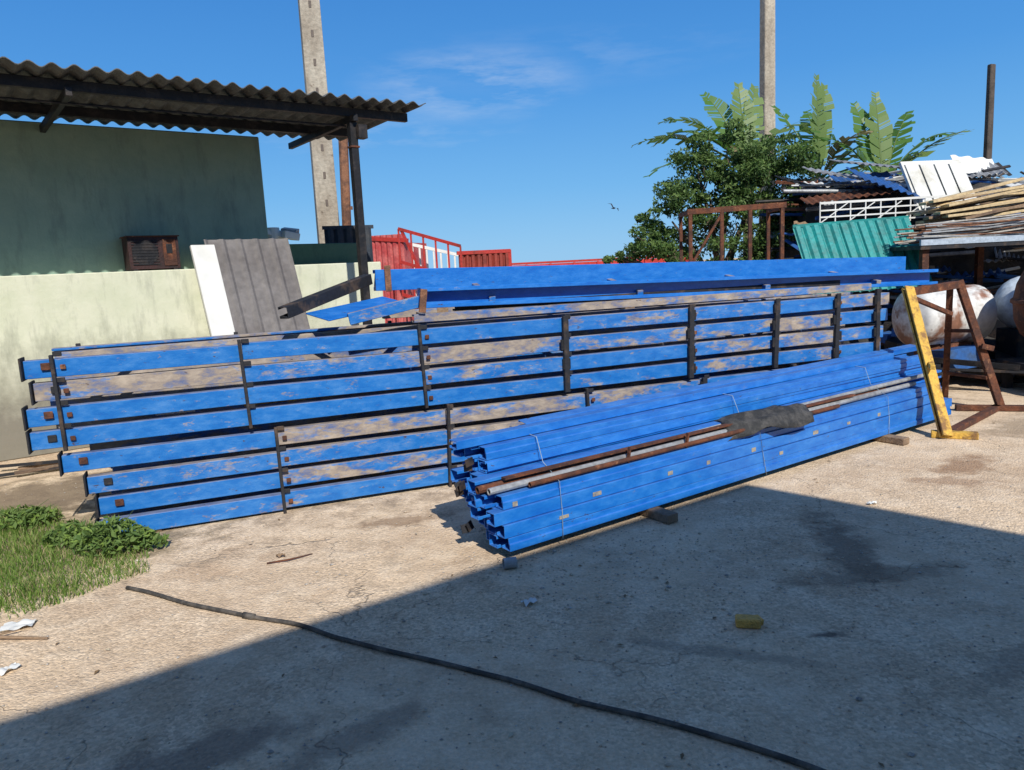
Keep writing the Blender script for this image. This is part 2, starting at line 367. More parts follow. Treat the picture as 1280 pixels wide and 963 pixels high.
TF=empty('steel_beam_frame',(SX,SY,0),21)
BL_top=blue_paint('blue_paint_top_frame',.66,.80,.0,9,(.005,.14,.55),scuff=.4,slo=.64,film=.03)
g=MB()
g.prof(Cflip(.10,.15,.006,.03),(2.02,0.04,1.345),(7.27,.12,1.235),0)
g.prof(Cpoly(.10,.17,.006,.03),(1.85,.80,1.475),(7.68,.86,1.345),3)
for x in(2.6,3.9,5.2,6.5):
    t=(x-2)/5.2; g.beam((x,.12,1.38-.11*t),(x+.1,.84,1.48-.12*t),.05,.06,1)
g.prof(Cpoly(.08,.085,.006,.02),(1.10,.18,1.33),(1.86,.96,1.53),2)
g.beam((1.30,.24,1.325),(1.95,.62,1.40),.26,.012,0,roll=.2)
g.prof(Cpoly(.07,.085,.006,.02),(1.52,.16,1.255),(2.08,.10,1.36),1)
g.box((1.95,.78,1.57),(.05,.012,.21),4)
g.box((2.03,.02,1.40),(.05,.02,.17),4,RX(0,8,0))
for x in(2.4,4.2,5.9):
    g.box((x,.86,1.35-.02*x),(.1,.1,.2),5)
g.obj('beams',[BL_top,BL_dust,DARK,BL_top,RUST2,WOOD],TF,bevel=.003)

# ------------------------------------------------------------------ channel bundle
CO=(-.10,3.91,0); CA=34.9
CH=empty('steel_channel_bundle',CO,CA)
CM=Matrix.Translation(CO)@Matrix.Rotation(math.radians(CA),4,'Z')
g=MB(); h=.074; pz=.0765
def step(w,h,t=.006):
    return [(0,0),(w,0),(w,.018),(w-t,.018),(w-t,t),(t,t),(t,h*.52),(t+.012,h*.52),(t+.012,h-t),(w-t,h-t),(w-t,h-.018),(w,h-.018),(w,h),(.012,h),(.012,h*.55),(0,h*.55)]
for col in range(6):
    nl=4 if col<2 else (5 if col==2 else 7)
    for k in range(nl):
        y=.0+col*.09+R(-.006,.006)+(.012*k if col<2 else 0); z=.062+k*pz
        a=R(-.04,.06)+(.03*col if k<2 else 0)+(.05 if col>2 else 0); b=4.95+R(-.14,.14)+(.12 if k>3 else 0)
        yb=y+R(-.015,.015)
        if col==0: y=.014*k; yb=y+R(-.005,.005)
        pr=step(.082,h) if random.random()<.35 else Cflip(.082,h,.006,.02)
        if col==0: pr=Cpoly(.082,h,.006,.02) if k in(1,2) else step(.082,h)
        g.prof(pr,(a,y,z),(b,yb,z+R(-.004,.006)),0)
for (y,z,a,b,ro) in((.33,.60,-.05,4.7,.0),(.42,.605,.5,5.3,.15),(.25,.46,.1,5.25,-.1)):
    g.prof(Cpoly(.082,.05,.005,.015),(a,y,z),(b,y+.03,z),0,roll=ro)
g.obj('channels',[BL_ch],CH,bevel=.002)
g=MB()
for x,k in((.13,3),(.72,2),(1.35,2),(1.72,2),(2.5,1),(2.95,2),(3.4,2),(3.85,2),(.45,1),(2.2,2)):
    g.box((x,.014*k-.001,.062+k*pz+(.03 if k in(1,2) else .02)),(R(.03,.07),.005,R(.018,.03)),0)
g.obj('labels',M('old_label',(.38,.33,.25),(.18,.18,.2),20),CH)
g=MB()
for i in range(7):
    y=R(.05,.5); z=R(.1,.55 if y>.22 else .34)
    g.box((R(-.02,.02),y,z),(.05,.006,.05),0,RX(R(-20,20),R(-20,20),R(-30,30)))
g.obj('end_connectors',DARK,CH)
g=MB()
def tie(x,dx):
    pts=[(x,-.008,.05),(x+dx*.3,.010,.20),(x+dx*.4,.035,.375),(x+dx*.6,.20,.46),(x+dx*.7,.26,.60),(x+dx,.56,.62),(x+dx,.57,.3),(x+dx*.5,.56,.05)]
    g.tube(pts,.0025,0,5)
tie(.42,.06);tie(2.3,-.05);tie(3.95,.12)
g.obj('binding_wire',M('wire_pale',(.3,.38,.45)),CH,smooth=True)
g=MB()
g.pipe((.0,.10,.395),(4.6,.12,.40),.020,0)
g.pipe((-.04,.155,.40),(4.2,.18,.405),.022,1)
g.pipe((.25,.06,.392),(3.3,.055,.395),.015,1)
g.pipe((.3,.205,.41),(4.9,.14,.45),.018,0)
g.beam((.12,.13,.44),(3.6,.11,.438),.04,.012,1)
for x in(1.02,1.55): g.beam((x,.07,.37),(x+.01,.06,.47),.012,.02,1)
g.obj('steel_pipes',[GREY,RUST],None).matrix_world=CM
g=MB(); nx,ny=22,14; vs=[]
for j in range(ny+1):
    for i in range(nx+1):
        a=i/nx;b=j/ny
        x=2.00+.84*a+.05*math.sin(b*4)+(b-.5)*.12; y=-.03+.33*b+.03*math.sin(a*7)
        z=.455+.02*noise.noise(Vector((a*5,b*5,0)))+.035*math.exp(-((b-.45)/.15)**2)
        edge=max(0,.16-b)/.16; z-=edge*(.05+.05*math.sin(a*5+1)**2); z-= .03*(abs(a-.5)*2)**4
        if a<.25: y+= (0.25-a)*.35
        if a>.75: y-= (a-.75)*.25
        vs.append((x,y,z))
g.add(vs,[(j*(nx+1)+i,j*(nx+1)+i+1,(j+1)*(nx+1)+i+1,(j+1)*(nx+1)+i) for j in range(ny) for i in range(nx)])
o=g.obj('rubber_mat',RUB,None,smooth=True); o.matrix_world=CM
m=o.modifiers.new('s','SOLIDIFY'); m.thickness=.008
for i,(x,l) in enumerate(((1.16,.80),(3.93,.80))):
    g=MB(); g.beam((x,-.17,.032),(x+.03,.62,.032),.09,.056,0); o=g.obj('timber_block',WOOD,None,bevel=.005); o.matrix_world=CM

# ------------------------------------------------------------------ trestle stand at far end
g=MB()
g.prof(Cpoly(.095,.06,.007,.02),(3.66,6.18,.0),(3.72,6.98,1.22),0,roll=.3)
g.prof(Cpoly(.07,.05,.006,.015),(4.72,7.15,0),(4.34,7.30,1.26),1)
g.prof(Cpoly(.06,.045,.006,.015),(4.50,7.75,0),(4.28,7.36,1.22),1)
g.beam((3.72,6.99,1.20),(4.36,7.32,1.23),.07,.07,1)
g.beam((3.76,6.98,1.14),(4.30,7.30,.95),.04,.04,1)
g.beam((3.70,6.60,.60),(3.60,6.35,.585),.04,.04,0)
g.beam((3.70,6.25,.03),(4.72,7.18,.03),.07,.05,1)
g.beam((4.35,7.25,.03),(4.95,7.05,.03),.08,.05,1)
g.beam((3.55,6.25,.03),(3.86,6.1,.03),.08,.055,0)
g.beam((4.62,7.2,.32),(4.46,7.6,.32),.035,.035,1)
g.beam((4.50,7.24,.78),(4.40,7.56,.76),.035,.035,1)
g.box((4.60,7.19,.62),(.12,.03,.05),1,RX(0,15,0))
g.obj('trestle_stand',[YEL,RUST],None,bevel=.003)

# ------------------------------------------------------------------ building
BD=empty('green_building',(-4.98,7.10,0),38)
def wallmat(name,c1,c2,stain_c,zlo,zhi):
    m,nt,b=newmat(name); tc=nt.nodes.new('ShaderNodeTexCoord').outputs['Object']
    n=nt.nodes.new('ShaderNodeTexNoise'); n.inputs['Scale'].default_value=3; n.inputs['Detail'].default_value=5; n.inputs['Roughness'].default_value=.7; nt.links.new(tc,n.inputs['Vector'])
    c=mix(nt,remap(nt,n.outputs['Fac'],.35,.65),c1,c2)
    c=mix(nt,math_(nt,'MULTIPLY',noise_fac(nt,tc,3,.50,.68,detail=5,rough=.7,stretch=(2,2,.5),off=(4,4,0)),.7),c,stain_c)
    s=nt.nodes.new('ShaderNodeSeparateXYZ'); nt.links.new(tc,s.inputs[0])
    q=remap(nt,math_(nt,'ADD',s.outputs[2],math_(nt,'MULTIPLY',n.outputs['Fac'],.9)),zlo,zhi,.85,0)
    c=mix(nt,q,c,(.14,.12,.10))
    nt.links.new(c,b.inputs['Base Color']); b.inputs['Roughness'].default_value=.9
    bp=nt.nodes.new('ShaderNodeBump'); bp.inputs['Strength'].default_value=.35; bp.inputs['Distance'].default_value=.03
    nt.links.new(n.outputs['Fac'],bp.inputs['Height']); nt.links.new(bp.outputs[0],b.inputs['Normal'])
    return m
CREAM=wallmat('cream_render',(.56,.58,.42),(.66,.66,.51),(.36,.37,.28),.85,1.65)
GREEN=wallmat('green_render',(.31,.42,.32),(.25,.36,.28),(.19,.26,.21),-1,-.5)
GREEND=wallmat('dark_green_render',(.07,.14,.09),(.10,.17,.11),(.05,.09,.06),-1,-.5)
g=MB(); g.box((-2.5,.175,.885),(13.6,.35,1.77),0); g.obj('cream_wall',CREAM,BD,bevel=.01)
g=MB(); g.box((-3.5,1.95,1.64),(13.0,3.2,3.28),0); g.obj('upper_wall',GREEN,BD,bevel=.01)
g=MB(); g.box((3.85,1.25,1.02),(1.1,1.4,2.04),0); g.obj('annex_wall',GREEND,BD,bevel=.01)
ROOF=M('roof_sheet',(.12,.125,.125),(.07,.07,.068),3,.4,.6,rough=.75,c3=(.17,.15,.13),bump=.2)
g=MB(); L=12.2; N=int(L/.16)*8
g.sheet((-8.0,-1.45,3.40),(L,0,0),(0,1.95,-.05),N,3,lambda a,b:.021*math.sin(a*L/.16*2*math.pi)+.012*noise.noise(Vector((a*22,b*2,0))),0,.008)
g.obj('roof_sheets',ROOF,BD)
g=MB()
g.beam((-8,-1.15,3.31),(4.12,-1.15,3.31),.06,.09,0)
g.beam((-8,-.2,3.29),(4.12,-.2,3.29),.06,.09,0)
for x in(-5,-2,.8,3.42): g.beam((x,-1.30,3.235),(x,.45,3.21),.05,.07,0)
for x in(-6.5,-1.6,3.42): g.beam((x,-1.2,0),(x,-1.2,3.20),.08,.08,0)
g.box((3.49,-1.26,3.10),(.1,.1,.14),0)
g.box((3.42,-1.2,2.95),(.1,.1,.02),1)
g.obj('roof_frame',[BLACK,RUST],BD,bevel=.003)
g=MB(); g.tube([(.05,-.2,3.24),(.05,-.2,3.12)],.02,0); g.tube([(.05,-.2,3.13),(.05,-.2,3.06)],[.035,.02],0)
g.tube([(-8,-.9,3.2),(-3,-.9,3.17),(0,-1.0,3.2),(3.4,-1.1,3.18)],.01,0,6)
g.obj('lamp_socket_and_cable',BLACK,BD)

g=MB(); g.box((0,0,.18),(.50,.26,.34),0)
for i in range(9): g.box((-.09,-.136,.06+i*.03),(.26,.006,.012),1)
g.tube([(-.09,-.131,.18),(-.09,-.134,.18)],.13,1,20)
g.box((.155,-.136,.18),(.13,.008,.28),2); g.box((.15,-.142,.22),(.06,.006,.1),1); g.box((-.2,0,.005),(.04,.26,.02),1);g.box((.2,0,.005),(.04,.26,.02),1)
g.box((0,0,.353),(.53,.29,.012),2)
o=g.obj('condenser_unit',[M('maroon_metal',(.05,.02,.018),(.025,.015,.014),8),BLACK,RUST],None,bevel=.004)
W=lambda x,y,z:Matrix.Translation((-4.98,7.1,0))@Matrix.Rotation(math.radians(38),4,'Z')@Matrix.Translation((x,y,z))
o.matrix_world=W(1.63,.17,1.775)

def tri(a,n,d):
    q=(a*n)%1; return d*(0 if q<.12 or q>.88 else (1 if .2<q<.8 else (.5)))
g=MB(); g.sheet((2.22,-.62,.02),(.95,0,0),(-.10,.56,2.06),60,1,lambda a,b:tri(a,5,-.02),0,.006)
o=g.obj('ribbed_metal_panel',M('taupe_metal',(.19,.175,.17),(.15,.135,.13),2,rough=.6,bump=.1),None); o.matrix_world=W(.0,0,0)
g=MB(); g.sheet((2.12,-.68,.02),(.25,0,0),(-.08,.56,2.00),6,2,lambda a,b:0,0,.05)
o=g.obj('white_board',WHITE,None,bevel=.004); o.matrix_world=W(-.08,0,0)

# ------------------------------------------------------------------ poles
def pole(name,x,y,h,w0,w1,mat,holes=False):
    g=MB(); vs=[]
    for z,wd in((-.1,w0),(h,w1)):
        for dx,dy in((-1,-.7),(1,-.7),(1,.7),(-1,.7)): vs.append((dx*wd/2,dy*wd/2,z))
    g.add(vs,[(0,1,5,4),(1,2,6,5),(2,3,7,6),(3,0,4,7),(4,5,6,7),(3,2,1,0)])
    if holes:
        z=1.5
        while z<h-.3:
            g.box((0,-(w0+(w1-w0)*z/h)*.35,z),(.04,.012,.11),1); z+=.42
    o=g.obj(name,[mat,M(name+'_hole',(.14,.11,.09))],None,bevel=.015); o.location=(x,y,0); o.rotation_euler[2]=math.radians(20); return o
pole('utility_pole',-2.80,12.25,9,.36,.27,CONC,True)
pole('utility_pole',6.18,18,12,.34,.25,CONC,False)
pole('wooden_post',10.05,16,5.2,.17,.14,M('dark_post_wood',(.09,.07,.055),(.05,.04,.03),5))
g=MB(); g.pipe((-2.42,11.4,0),(-2.27,11.4,3.78),.07,0); g.box((-2.3,11.4,2.6),(.16,.03,.05),0); g.obj('rusty_pipe',RUST2,None)

g=MB(); g.sheet((-2.55,10.9,0),(.62,.25,0),(0,0,2.3),30,1,lambda a,b:tri(a,5,.03),0,.02); g.beam((-2.57,10.88,2.3),(-1.9,11.17,2.3),.04,.05,0)
g.obj('dark_ribbed_tank',M('navy_metal',(.03,.04,.055),(.06,.06,.06),4),None)
g=MB()
for i in range(13):
    g.box((-2.95+R(-.28,.30),9.55+R(-.1,.2),2.10+R(0,.10)),(R(.15,.4),R(.1,.3),R(.02,.09)),0 if i%3 else 1,RX(R(-15,15),R(-15,15),R(0,90)))
g.tube([(-2.85,9.45,2.05),(-2.85,9.45,2.24)],.09,0,14)
g.obj('white_scrap',[WHITE,GREY],None,bevel=.005)

REDW=M('faded_red',(.40,.05,.05),(.50,.12,.11),4,.4,.6,rough=.6)
g=MB(); g.sheet((-3.35,16.2,0),(1.25,-.3,0),(0,0,2.42),70,1,lambda a,b:tri(a,10,.03),0,.03); g.beam((-3.38,16.2,2.42),(-2.0,15.86,2.28),.08,.08,1)
g.sheet((-2.1,15.9,0),(.35,1.2,0),(0,0,2.25),10,1,lambda a,b:0,0,.03)
g.obj('red_truck_body',[REDW,RED],None)
g=MB()
def gate(ox,oy,wx,wy,z0,z1,drop,nv,mi,mo):
    P=lambda a,z:(ox+wx*a,oy+wy*a,z-drop*a)
    for z in(z0,z1,(z0+z1)/2): g.beam(P(0,z),P(1,z),.05,.06,mi)
    for i in range(nv+1): g.beam(P(i/nv,z0),P(i/nv,z1),.035,.035,mi if i%3 else mo)
gate(-2.05,14.9,1.2,-.3,1.2,2.47,.40,5,0,0)
gate(-1.85,15.3,1.1,.2,1.0,2.17,.3,8,1,1)
g.beam((-2.0,14.9,2.45),(-1.6,14.8,1.5),.05,.05,0)
g.obj('red_truck_gate',[RED,WHITE],None)
g=MB(); g.sheet((-.92,15.0,0),(1.0,.2,0),(0,0,1.95),60,1,lambda a,b:tri(a,9,.04),0,.03); g.beam((-.95,14.97,1.95),(.10,15.2,1.95),.08,.07,1); g.box((.08,15.2,.97),(.08,.08,2.0),1)
g.obj('red_container',[M('brown_red',(.28,.045,.03),(.18,.03,.02),4),RED],None)
g=MB(); g.box((3.0,25,.85),(6.4,.08,1.68),0)
for i in range(9): g.box((-.1+i*.78,24.94,.85),(.07,.06,1.7),0)
g.box((3.0,25,1.74),(6.5,.12,.07),1)
g.obj('red_fence',[M('bright_red',(.50,.035,.025),(.40,.03,.02),2),RED],None)

g=MB(); X0,X1,Y=2.42,3.62,10
for y in(Y,):
    g.beam((X0-.03,y,2.21),(X1+.06,y,2.24),.05,.07,0)
    for x in(X0,2.83,3.2,X1): g.beam((x,y,0),(x+.01,y,2.2),.045,.045,0)
    g.beam((X0,y,.9),(X1,y,.9),.04,.05,0)
for x in(X0,X1): g.beam((x,Y,2.2),(x,Y+.5,2.2),.05,.05,0); g.beam((x,Y+.5,0),(x,Y+.5,2.2),.04,.04,0)
g.beam((X0,Y,1.5),(2.83,Y,2.15),.03,.03,0)
g.obj('rusty_rack',RUST,None)

# ------------------------------------------------------------------ vegetation
def rvec():
    while True:
        v=Vector((R(-1,1),R(-1,1),R(-1,1)))
        if .05<v.length<1: return v
def leaf(g,c,s,mi,up=.3):
    n=(rvec().normalized()+Vector((0,-.2,up))).normalized(); t=n.orthogonal().normalized()
    t=(Matrix.Rotation(R(0,6.28),3,n)@t); b=n.cross(t)
    L=s*R(.7,1.3); wd=L*.42
    g.add([c-t*L*.5,c+b*wd*.5+n*.1*L,c+t*L*.5,c-b*wd*.5+n*.1*L],[(0,1,2,3)],mi)
def tree(name,base,blobs,leafsize,count):
    e=empty(name,base); g=MB()
    def limb(a,b,r0,r1):
        a=Vector(a);b=Vector(b); pts=[];rs=[]
        for i in range(6):
            t=i/5; q=a.lerp(b,t)+Vector((R(-1,1),R(-1,1),0))*.05*math.sin(t*3.14); pts.append(q); rs.append(r0+(r1-r0)*t)
        g.tube(pts,rs,0,7)
    trunk_top=Vector((.05,0,1.2)); limb((0,0,0),trunk_top,.11,.08)
    for (c,rad) in blobs:
        limb(trunk_top+Vector((R(-.05,.05),0,R(-.2,.1))),Vector(c),.05,.015)
        for k in range(3): limb(Vector(c)*.8+trunk_top*.2,Vector(c)+rvec()*rad*.8,.02,.006)
    g.obj('trunk',BARK,e,smooth=True)
    g=MB(); tot=sum(b[1]**2 for b in blobs)
    for (c,rad) in blobs:
        n=int(count*rad**2/tot); sub=[]
        for k in range(max(5,int(30*rad))): 
            d=rvec().normalized(); sub.append((Vector(c)+d*rad*R(.4,1.1),rad*R(.16,.32)))
        for i in range(n):
            sc_,sr=random.choice(sub); q=rvec(); P=sc_+Vector((q.x*sr*1.2,q.y*sr*1.2,q.z*sr*.8))
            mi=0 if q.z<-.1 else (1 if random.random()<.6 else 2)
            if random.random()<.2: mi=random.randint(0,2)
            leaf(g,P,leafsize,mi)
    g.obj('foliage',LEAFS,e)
tree('tree',(3.6,13.0,0),[((-.1,0,2.6),.88),((.7,.1,2.8),.85),((-.75,0,2.25),.65),((-1.25,-.1,1.9),.5),((.35,.1,3.2),.6),((-.3,0,3.05),.5),((1.3,.2,2.7),.65),((1.1,.1,2.1),.7),((.2,-.2,1.9),.8),((-1.6,-.1,1.65),.32),((1.0,.2,3.15),.45),((1.6,.2,2.2),.5),((-.8,0,1.7),.5)],.08,31000)

def banana(name,base,h,leaves):
    e=empty(name,base); g=MB()
    g.tube([(0,0,0),(.03,0,h*.5),(.0,.02,h)],[.15,.12,.07],0,10)
    g.obj('pseudostem',M('banana_stem',(.22,.22,.09),(.14,.11,.06),4,stretch=(1,1,.3)),e,smooth=True)
    g=MB()
    for (az,el,L,droop,mi) in leaves:
        az=math.radians(az); el=math.radians(el); n=60; d=Vector((math.cos(az)*math.cos(el),math.sin(az)*math.cos(el),math.sin(el)))
        pts=[];p=Vector((0,0,h-.1)); sd0=Vector((-math.sin(az),math.cos(az),0))
        if el>1.2: sd0=Vector((1,R(-.2,.9),0)).normalized()
        for i in range(n+1):
            pts.append(p.copy()); p=p+d*(L/n); d=(d+Vector((0,0,-1))*droop/n*(.4+1.3*i/n)).normalized()
        g.tube(pts[::4],[.028-.024*i/(len(pts[::4])-1) for i in range(len(pts[::4]))],1,5)
        st=9
        for side in(-1,1):
            hang=R(.0,.5); left=0; ln=1
            for i in range(st,n):
                if left<=0: left=random.choice([1,2,2,3,4,6]); hang=R(.05,.75)*(1 if el<1.2 else .45); ln=R(.78,1.05); gapp=random.random()<.75
                left-=1
                t=(i-st)/(n-st); wd=.30*(math.sin(min(1,t*1.02+.07)*math.pi*.95)**.6 if t<.985 else .12)*ln
                a=pts[i];b=pts[i+1]; dd=(b-a).normalized(); sd=sd0-dd*sd0.dot(dd); sd.normalize(); upv=sd.cross(dd)
                if upv.z<0: upv=-upv
                o1=(sd*side+upv*(.3-hang)).normalized()*wd+dd*.12*wd/.27
                bb=a.lerp(b,.55 if (left==0 and gapp) else 1.0)
                g.add([a,bb,bb+o1,a+o1],[(0,1,2,3)],mi)
    g.obj('leaves',BAN,e)
banana('banana_plant',(4.95,15.6,0),3.4,[(100,80,1.8,.4,1),(178,38,2.5,1.1,0),(165,58,2.2,1.5,0),(20,55,1.9,1.4,1),(200,20,2.4,1.0,0),(330,50,1.6,1.4,0),(60,72,1.9,.5,1),(250,40,1.6,1.8,2),(140,70,1.9,.9,0),(188,50,2.3,1.8,0),(215,45,2.0,1.3,0)])
banana('banana_plant',(6.75,16.4,0),3.2,[(95,85,2.2,.2,1),(60,78,2.1,.4,1),(140,68,2.0,.8,0),(175,35,2.0,1.5,0),(10,45,2.3,1.2,0),(350,25,2.0,1.2,0),(220,50,1.8,1.6,0),(300,60,1.6,1.6,2),(120,55,2.1,1.2,0),(80,62,2.2,.8,0)])
banana('banana_plant',(7.7,15.6,0),2.9,[(10,45,2.3,.8,1),(160,62,1.8,1.3,0),(90,80,2.0,.4,1),(350,30,2.0,1.4,0),(200,40,1.6,1.8,0),(40,65,2.0,.8,0),(20,20,1.6,1.4,2),(130,75,1.9,.6,0),(0,60,1.9,1.5,0)])

# ------------------------------------------------------------------ scrap heap right
SH_=empty('scrap_heap',(0,0,0))
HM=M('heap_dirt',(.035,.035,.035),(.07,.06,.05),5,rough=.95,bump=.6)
def hh(x,y):
    k=min(1,max(0,(x-4.2)/.8))*min(1,max(0,(13-x)/1.5))
    k*=min(1,max(0,(y-10.3)/1.3))
    base=2.5 if x<7 else 2.5-.35*min(1,(x-7)/1.5)
    return k*(base+.30*noise.noise(Vector((x*1.3,y*1.3,2))))
g=MB(); nx,ny=60,30; vs=[]
for j in range(ny+1):
    for i in range(nx+1):
        x=4.1+9*i/nx; y=10.2+4.5*j/ny; vs.append((x,y,hh(x,y)-.06))
g.add(vs,[(j*(nx+1)+i,j*(nx+1)+i+1,(j+1)*(nx+1)+i+1,(j+1)*(nx+1)+i) for j in range(ny) for i in range(nx)])
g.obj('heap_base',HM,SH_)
HB=M('heap_blue',(.02,.10,.32),(.04,.08,.16),5)
hm=[RUST,GREY,WHITE,HB,BLACK,RUST2,WOOD,DARK]
g=MB()
for i in range(620):
    x=R(4.5,12); y=R(10.6,13); z=hh(x,y)+R(-.05,.20)
    if 5.7<x<7.1 and y<11.7 and z>2.0: z-=.35
    t=random.random(); mi=random.choice([0,1,1,1,2,3,4,5,6,7,7,1,3]); a=R(-.45,.45)+(math.pi if random.random()<.5 else 0); L=R(.5,1.9)
    d=Vector((math.cos(a),math.sin(a)*.7,R(-.16,.16)))*L/2; c=Vector((x,y,z))
    if t<.5: g.beam(c-d,c+d,R(.015,.05),R(.015,.05),mi,roll=R(0,1))
    elif t<.7: g.pipe(c-d,c+d,R(.012,.03),mi)
    else:
        ux=d*1.1; uy=Vector((R(-.2,.2),R(.15,.5),R(.05,.28))); nn=random.choice([3,5,7])
        g.sheet(c-ux*.5,ux,uy,nn*6,1,lambda a,b:.018*math.sin(a*nn*6.28),mi,.004)
g.obj('scrap_metal',hm,SH_)
g=MB()
for (x,y,z,L,ww,az,ti,mi) in((5.3,11.3,2.62,1.6,.35,-12,14,1),(5.9,11.8,2.85,1.5,.4,-8,10,1),(5.0,11.0,2.35,1.3,.3,5,18,0),(5.55,10.95,2.45,1.0,.5,-20,20,3),(7.4,11.3,2.35,1.5,.4,8,12,1),(8.3,11.2,2.30,1.6,.4,-5,15,2),(4.8,11.6,2.55,1.2,.4,-16,12,4)):
    a=math.radians(az); ux=Vector((math.cos(a),0,math.sin(a)))*L; uy=Vector((0,math.cos(math.radians(ti)),math.sin(math.radians(ti))*1.2))*ww
    g.sheet(Vector((x,y,z))-ux*.5,ux,uy,70,1,lambda q,b:.015*math.sin(q*L/.11*6.28),mi,.004)
g.obj('corrugated_offcuts',hm,SH_)
g=MB(); g.sheet((3.95,9.75,1.05),(1.62,.1,.05),(-.07,.55,.90),110,2,lambda a,b:tri(a,13,.03),0,.006)
g.beam((3.88,10.3,1.97),(5.5,10.42,2.02),.03,.04,0)
g.obj('teal_metal_sheet',TEAL,None)
g=MB()
def P(a,z): return (4.35+2.0*a,10.55+.25*a,z)
for z in(2.00,2.08,2.17,2.27): g.beam(P(0,z),P(1,z+.03),.02,.02 if z<2.2 else .03,0)
for i in range(10): g.beam(P(i/9,1.98),P(i/9,2.29),.014,.014,0)
for i in range(5): g.beam(P(i/5,2.0),P((i+1)/5,2.26),.012,.012,0)
g.obj('white_lattice_frame',WHITE,None)
g=MB(); g.sheet((5.95,10.95,2.10),(.92,.1,.0),(-.10,.40,.76),9,1,lambda a,b:0,0,.05)
for i in range(4): g.sheet((5.985+.225*i,10.952+.02*i,2.14),(.20,.02,0),(-.09,.36,.68),6,1,lambda a,b:.02*math.sin(a*3.14)+.004,0,.003)
g.obj('white_ribbed_panel',M('white_panel_dusty',(.70,.70,.66),(.52,.50,.43),3,.45,.7,rough=.6,var=.12),None,bevel=.006)
g=MB()
for i in range(18):
    z=2.0+.05*(i//3)+R(0,.03); x=5.7+R(-.15,.4); y=10.1+.13*(i%4)
    g.beam((x,y,z-.08),(x+R(1.6,2.4),y+R(-.1,.5),z+R(.02,.28)),R(.10,.16),.035,i%5==0 and 1 or 0)
g.obj('timber_planks',[WOODY,WOOD],None,bevel=.003)
g=MB()
for i in range(46):
    z=1.66+R(0,.24); x=5.15+R(-.15,.3); y=9.5+R(0,.5); pts=[(x,y,z),(x+.8,y+R(0,.1),z+R(-.03,.05)),(x+1.7,y+R(-.1,.25),z+R(0,.12)),(x+2.7,y+.2,z+R(0,.2))]
    g.tube(pts,.011,i%3,5)
g.obj('rebar_bundle',[GREY,M('pale_mesh',(.5,.47,.42),(.3,.25,.2)),RUST2],None)
g=MB()
g.box((6.9,10.1,1.60),(3.6,1.5,.05),0); g.box((6.9,9.36,1.66),(3.6,.04,.07),1)
for x in(5.2,6.7,8.4): 
    for y in(9.45,10.75): g.box((x,y,.8),(.08,.08,1.58),2)
g.obj('storage_bench',[DARK,M('pale_blue_rail',(.4,.47,.55)),RUST],None)
def tank(name,c,ax,r,L,mats,band=True):
    g=MB(); c=Vector(c); d=Vector(ax).normalized(); prof=[(-L/2-.10,.02),(-L/2-.09,r*.45),(-L/2-.05,r*.8),(-L/2,r),(-L*.17,r),(-L*.16,r*1.03),(-L*.14,r*1.03),(-L*.13,r),(L*.2,r),(L/2,r),(L/2+.05,r*.8),(L/2+.09,r*.45),(L/2+.10,.02)]
    pts=[c+d*a for a,_ in prof]; g.tube(pts,[b for _,b in prof],0,28)
    if band: g.box(c-Vector((0,0,r+.1)),(L*.6,.3,.25),1)
    return g.obj(name,mats,None,smooth=True)
TW=M('tank_white',(.72,.72,.70),(.28,.14,.09),2.2,.54,.64,rough=.5,bump=.1,c3=(.3,.17,.11),lo3=.64,hi3=.7,s3=5)
tank('white_tank',(5.12,8.85,.80),(1,.25,0),.34,.85,[TW,RUST])
g=MB(); prof=[(.32*math.sin(math.radians(t)),max(.01,.32*math.cos(math.radians(t)))) for t in range(-90,91,15)]
g.tube([(6.08,8.85,.90+a) for a,_ in prof],[b for _,b in prof],0,28)
g.obj('white_gas_sphere',[M('bluish_white',(.62,.70,.76),(.5,.55,.6),3,rough=.35)],None,smooth=True)
g=MB(); g.box((6.08,8.85,.30),(.4,.4,.60),0); g.box((6.08,8.85,.02),(.6,.6,.04),0); g.obj('sphere_stand',DARK,None,bevel=.01)
g=MB(); prof=[(0,.30),(.03,.40),(.12,.50),(.28,.56),(.44,.575),(.46,.60),(.49,.60),(.51,.575),(.66,.55),(.80,.49),(.88,.40),(.91,.30),(.91,.05)]
g.tube([(6.02,7.95,.50+a) for a,_ in prof],[b for _,b in prof],0,36)
g.box((6.02,7.95,.27),(1.1,.9,.10),1)
for x in(5.55,6.45):
    for y in(7.6,8.3): g.box((x,y,.11),(.08,.08,.22),1)
g.obj('rusty_drum',[RUST,DARK],None)
g=MB()
for i in range(120):
    x=R(4.7,8.2); y=R(8.0,10.3); z=R(.03,.3)+max(0,(y-9))*.5*random.random(); a=R(0,3.14); L=R(.3,1.2); d=Vector((math.cos(a),math.sin(a),R(-.15,.15)))*L/2; c=Vector((x,y,z+.05))
    if random.random()<.6: g.beam(c-d,c+d,R(.03,.08),R(.02,.06),random.randint(0,4))
    else: g.box(c,(R(.15,.5),R(.1,.4),R(.05,.3)),random.randint(0,4),RX(R(-15,15),R(-15,15),R(0,180)))
g.obj('scrap_offcuts',[BLACK,DARK,RUST,HB,DARK],None)

